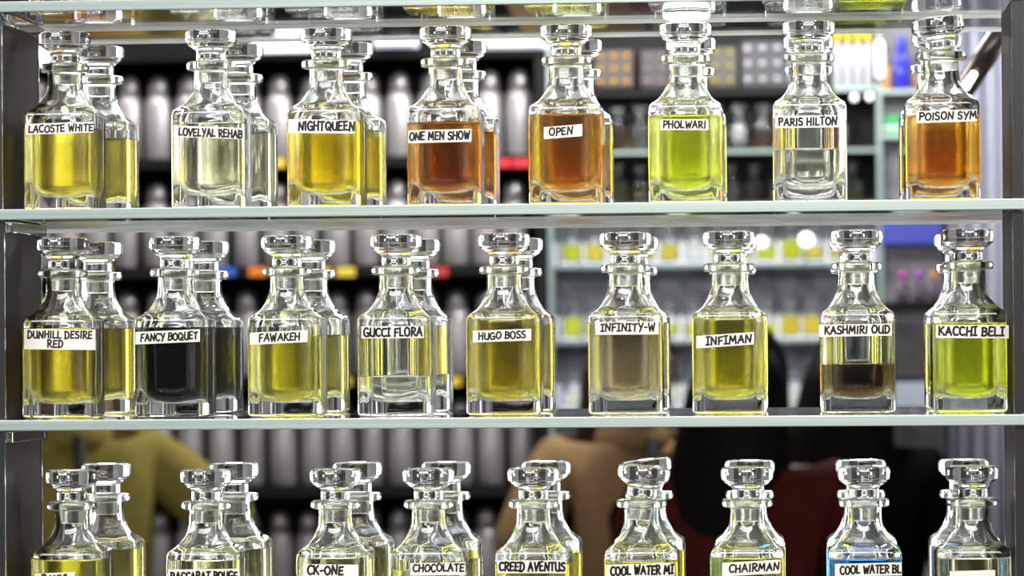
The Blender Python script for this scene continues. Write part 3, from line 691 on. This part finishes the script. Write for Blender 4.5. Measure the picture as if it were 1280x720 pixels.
def person(name_label, head, yaw, shirt_m, trouser_m, hair_m, arms, lean=0., long_hair=False, broad=1., vest_m=None, long_sleeve=False):
    """head: centre of the head in the world; yaw: facing angle (0 faces the case, -y); arms: (elbow, wrist) offsets for her/his left and right side"""
    hz = head.z
    H = 1.63; k = (hz+.115)/H if lean == 0 else 1.0
    root = empty('person', (head.x, head.y, 0), name_label, 'person', None, yaw)
    L = lean
    def V(x, y, z): return Vector((x, y, z))
    hc = V(0, 0, hz)                                   # head centre, local; body stands below it
    neck = hc+V(0, .02+.05*L, -.135); chest = neck+V(0, .03+.12*L, -.13); waist = chest+V(0, .0+.25*L, -.25); pelvis = waist+V(0, .02+.16*L, -.14)
    leg = pelvis.z-.06; kneez = pelvis.z*.53
    sh = .165*broad
    v, e, r = [], [], []
    def add(p, rad, par=None):
        v.append(p); r.append(rad)
        if par is not None: e.append((par, len(v)-1))
        return len(v)-1
    pel = add(pelvis, (.145*broad, .11)); wa = add(waist, (.135*broad, .10), pel); ch = add(chest, (.155*broad, .105), wa); nb = add(neck+V(0, 0, -.02), (.065, .06), ch); nk = add(neck+V(0, -.004, .05), .052, nb)
    add(hc+V(0, .015, -.02), .06, nk)
    hands = []
    sleeves = []
    for s, (eo, wo) in zip((-1, 1), arms):
        S0 = chest+V(s*sh, .0, .075); E = S0+eo; W = E+wo
        a = add(S0, .058, ch); b = add(S0.lerp(E, .5), .046, a); c = add(E, .038, b); d2 = add(E.lerp(W, .35), .038, c); w_ = add(W, .027, d2)
        dirn = wo.normalized(); side = dirn.cross(V(0, 1, 0)); side = side.normalized() if side.length > .1 else V(1, 0, 0)
        up = side.cross(dirn)
        pm = add(W+dirn*.05, (.036, .018), w_)
        sleeves.append((S0, E, W)); hands.append((W, dirn, side, up, s))
    for s in (-1, 1):
        h = add(pelvis+V(s*.085, 0, -.08), .088, pel); kn = add(V(s*.10+pelvis.x, pelvis.y-.01, kneez), .058, h); cf = add(V(s*.10, pelvis.y+.015, kneez*.72), .052, kn)
        an = add(V(s*.105, pelvis.y+.02, .085), .036, cf); add(V(s*.115, pelvis.y-.09, .045), .038, an)
    body = skin('body', v, e, r, pel, SKINM, root)
    # head, ears, nose, hands: one surface with the body, fused by remeshing
    bm = bmesh.new(); bm.from_mesh(body.data)
    t = bmesh.ops.create_uvsphere(bm, u_segments=28, v_segments=20, radius=1.)['verts']
    for q in t:
        x, y, z = q.co
        wx = .076*(1-.16*max(0, -z)**1.2); dy = .095*(1-.10*max(0, -z)); zz = .115*z
        yy = y*dy
        if z < -.3 and y < 0: yy -= .010*(-z-.3)
        if y < -.5 and -.25 < z < .25: yy += .004
        q.co = hc+V(x*wx, yy, zz)
    def ball(c, rx, ry, rz_):
        t = bmesh.ops.create_uvsphere(bm, u_segments=14, v_segments=10, radius=1.)['verts']
        for q in t: q.co = Vector((q.co.x*rx, q.co.y*ry, q.co.z*rz_))+c
    ball(hc+V(0, -.098, -.022), .013, .016, .020); ball(hc+V(0, -.094, .006), .008, .012, .024)
    ball(hc+V(0, -.088, -.060), .024, .011, .0055); ball(hc+V(0, -.088, -.070), .021, .011, .0055)
    for s in (-1, 1):
        ball(hc+V(s*.077, .012, -.008), .009, .018, .032); ball(hc+V(s*.032, -.084, .030), .022, .010, .007)
    for W, dirn, side, up, s in hands:
        base = W+dirn*.085
        for off in (-.024, -.008, .008, .024): tube(bm, W-dirn*.015+side*off*.5, W+dirn*.095+side*off, .014, .0115, 10)
        for f, (off, ln) in enumerate(((-.026, .066), (-.009, .078), (.009, .074), (.026, .058))):
            p_0 = base+side*off-dirn*.02; p_1 = base+side*off*1.1+dirn*ln*.5-up*.006; p_2 = base+side*off*1.12+dirn*ln*.92-up*.024
            tube(bm, p_0, p_1, .0095, .0088, 10); tube(bm, p_1-(p_1-p_0)*.06, p_2, .0088, .0072, 10)
        tb = W+dirn*.03-side*.026*s
        tube(bm, tb, tb+dirn*.03-side*.024*s-up*.008, .011, .010, 10); tube(bm, tb+dirn*.027-side*.022*s-up*.007, tb+dirn*.058-side*.030*s-up*.018, .010, .008, 10)
    bm.to_mesh(body.data); bm.free()
    md = body.modifiers.new('fuse', 'REMESH'); md.mode = 'VOXEL'; md.voxel_size = .0055; md.use_smooth_shade = True
    sm = body.modifiers.new('soft', 'SMOOTH'); sm.iterations = 3; sm.factor = .5
    dg = bpy.context.evaluated_depsgraph_get(); dg.update()
    nm = bpy.data.meshes.new_from_object(body.evaluated_get(dg)); body.modifiers.clear(); body.data = nm
    for p in nm.polygons: p.use_smooth = True
    nm.materials.clear(); nm.materials.append(SKINM)
    for s in (-1, 1):
        bm = bmesh.new(); t = bmesh.ops.create_uvsphere(bm, u_segments=14, v_segments=10, radius=.0115)['verts']
        for f in bm.faces: f.smooth = True; f.material_index = 1 if f.calc_center_median().y < -.0103 else 0
        o = obj('eye', data('eye', bm, EYEW, HAIRM), body, hc+V(s*.030, -.080, .010))
    # hair: a cap over the skull, longer for one of them
    bm = bmesh.new(); t = bmesh.ops.create_uvsphere(bm, u_segments=32, v_segments=24, radius=1.)['verts']
    for q in t:
        x, y, z = q.co; q.co = hc+V(x*.088, y*.106+.010, z*.122+.012)
    kill = [q for q in t if (q.co.z-hc.z < -.03 and q.co.y-hc.y < .045) or (q.co.z-hc.z < .062 and q.co.y-hc.y < -.045) or q.co.z-hc.z < -.085]
    bmesh.ops.delete(bm, geom=kill, context='VERTS')
    for f in bm.faces: f.smooth = True
    bmesh.ops.solidify(bm, geom=bm.faces[:], thickness=.014)
    if long_hair:
        loft(bm, [[hc+V(.0+q.x*sx+ox, q.y*sy+oy, zz) for q in circ(1, 0, 28)] for zz, sx, sy, ox, oy in [(.07, .07, .07, 0, .045), (.0, .098, .07, 0, .055), (-.12, .115, .06, .01, .075), (-.24, .125, .055, .02, .085), (-.34, .10, .045, .025, .085), (-.40, .05, .03, .03, .08)]])
    obj('hair', data('hair', bm, hair_m), body)
    # shirt: torso and sleeves
    v, e, r = [], [], []
    p0 = add(pelvis+V(0, 0, -.06), (.165*broad, .13)); p1_ = add(waist, (.155*broad, .12), p0); p2_ = add(chest+V(0, 0, -.02), (.178*broad, .125), p1_); p3 = add(neck+V(0, .004, -.045), (.095, .08), p2_); add(neck+V(0, .0, .0), (.068, .066), p3)
    for S0, E, W in sleeves:
        a = add(S0, .076, p2_); b = add(S0.lerp(E, .55), .070, a); c = add(S0.lerp(E, .92), .066, b)
        if long_sleeve: d3 = add(E+ (W-E)*.15, .055, c); add(E.lerp(W, .93), .042, d3)
    shirt = skin('shirt', v, e, r, 0, shirt_m, root)
    bm = bmesh.new()
    n_ = 24
    loft(bm, [[neck+V(q.x, q.y+.004+oy, oz) for q in circ(rr_, 0, n_)] for rr_, oz, oy in [(.066, -.025, 0), (.078, -.03, 0), (.084, .0, 0), (.074, .034, .004), (.066, .030, .004), (.064, -.02, 0)]], start=False, end=False)
    obj('collar', data('collar', bm, shirt_m), shirt)
    bm = bmesh.new(); tube(bm, neck+V(0, -.088, .0), chest+V(0, -.137, -.10), .012, .010, 10); obj('placket', data('placket', bm, mat('placket_dark', (.015, .012, .01), .7)), shirt)
    if vest_m:
        v, e, r = [], [], []
        a = add(pelvis+V(0, 0, -.02), (.178*broad, .142)); b = add(waist, (.168*broad, .132), a); c = add(chest+V(0, 0, -.04), (.192*broad, .140), b); add(chest+V(0, 0, .035), (.185*broad, .132), c)
        skin('vest', v, e, r, 0, vest_m, root)
    v, e, r = [], [], []
    a = add(pelvis+V(0, 0, -.02), (.155*broad, .125))
    for s in (-1, 1):
        h = add(pelvis+V(s*.088, 0, -.10), .105, a); kn = add(V(s*.10, pelvis.y-.01, kneez), .078, h); add(V(s*.105, pelvis.y+.015, .10), .068, kn)
    skin('trousers', v, e, r, 0, trouser_m, root)
    for s in (-1, 1):
        bm = bmesh.new(); loft(bm, [[V(s*.112+q.x*sx, pelvis.y-.035+q.y*sy+oy, zz) for q in circ(1, 0, 24)] for zz, sx, sy, oy in [(.001, .044, .128, 0), (.012, .050, .136, 0), (.05, .048, .125, .005), (.085, .046, .075, .05), (.12, .045, .055, .055)]])
        obj('shoe', data('shoe', bm, mat('shoe_leather', (.02, .018, .018), .4)), root)
    return root

YP = 5.35
YELLOW = noisy('mustard_polo_cloth', (.22, .18, .04), (.27, .22, .05), 60, .85, spec=.1)
BEIGE = noisy('tan_cloth', (.25, .16, .075), (.30, .19, .09), 60, .85, spec=.1)
BLACKC = noisy('black_cloth', (.0015, .0015, .002), (.003, .003, .003), 60, .8, spec=.05)
MAROON = noisy('maroon_cloth', (.045, .0065, .0045), (.065, .010, .007), 60, .85, spec=.1)
DENIM = noisy('dark_denim', (.02, .022, .035), (.03, .033, .05), 60, .85, spec=.1)
person('person in a mustard yellow polo shirt beyond the left end of the case', P(92, 462, YP), .35, YELLOW, DENIM, HAIRM,
       ((Vector((-.06, .02, -.26)), Vector((.10, -.20, -.12))), (Vector((.20, -.10, -.17)), Vector((-.16, -.10, -.16)))), broad=1.05)
person('long-haired person in a tan shirt and black vest, beyond the beige decanter', P(795, 468, YP+.4), .5, BEIGE, DENIM, BROWNHAIR,
       ((Vector((-.12, .0, -.24)), Vector((.16, -.18, -.06))), (Vector((.06, .03, -.27)), Vector((-.10, -.2, -.08)))), long_hair=True, vest_m=BLACKC)
person('person in a black top standing beyond the low dark brown decanter', P(1066, 480, YP+.3), 2.9, BLACKC, DENIM, HAIRM,
       ((Vector((-.10, -.02, -.26)), Vector((.12, -.2, -.02))), (Vector((.02, .03, -.28)), Vector((-.12, -.2, -.02)))), broad=1.0, long_sleeve=True, long_hair=True)
person('black-haired person in a maroon top seen from behind, beyond the olive gold decanter', P(930, 485, YP-.45), 2.95, MAROON, DENIM, HAIRM,
       ((Vector((-.06, -.06, -.26)), Vector((.06, -.2, -.10))), (Vector((.06, -.06, -.26)), Vector((-.06, -.2, -.10)))), long_hair=True, long_sleeve=True)
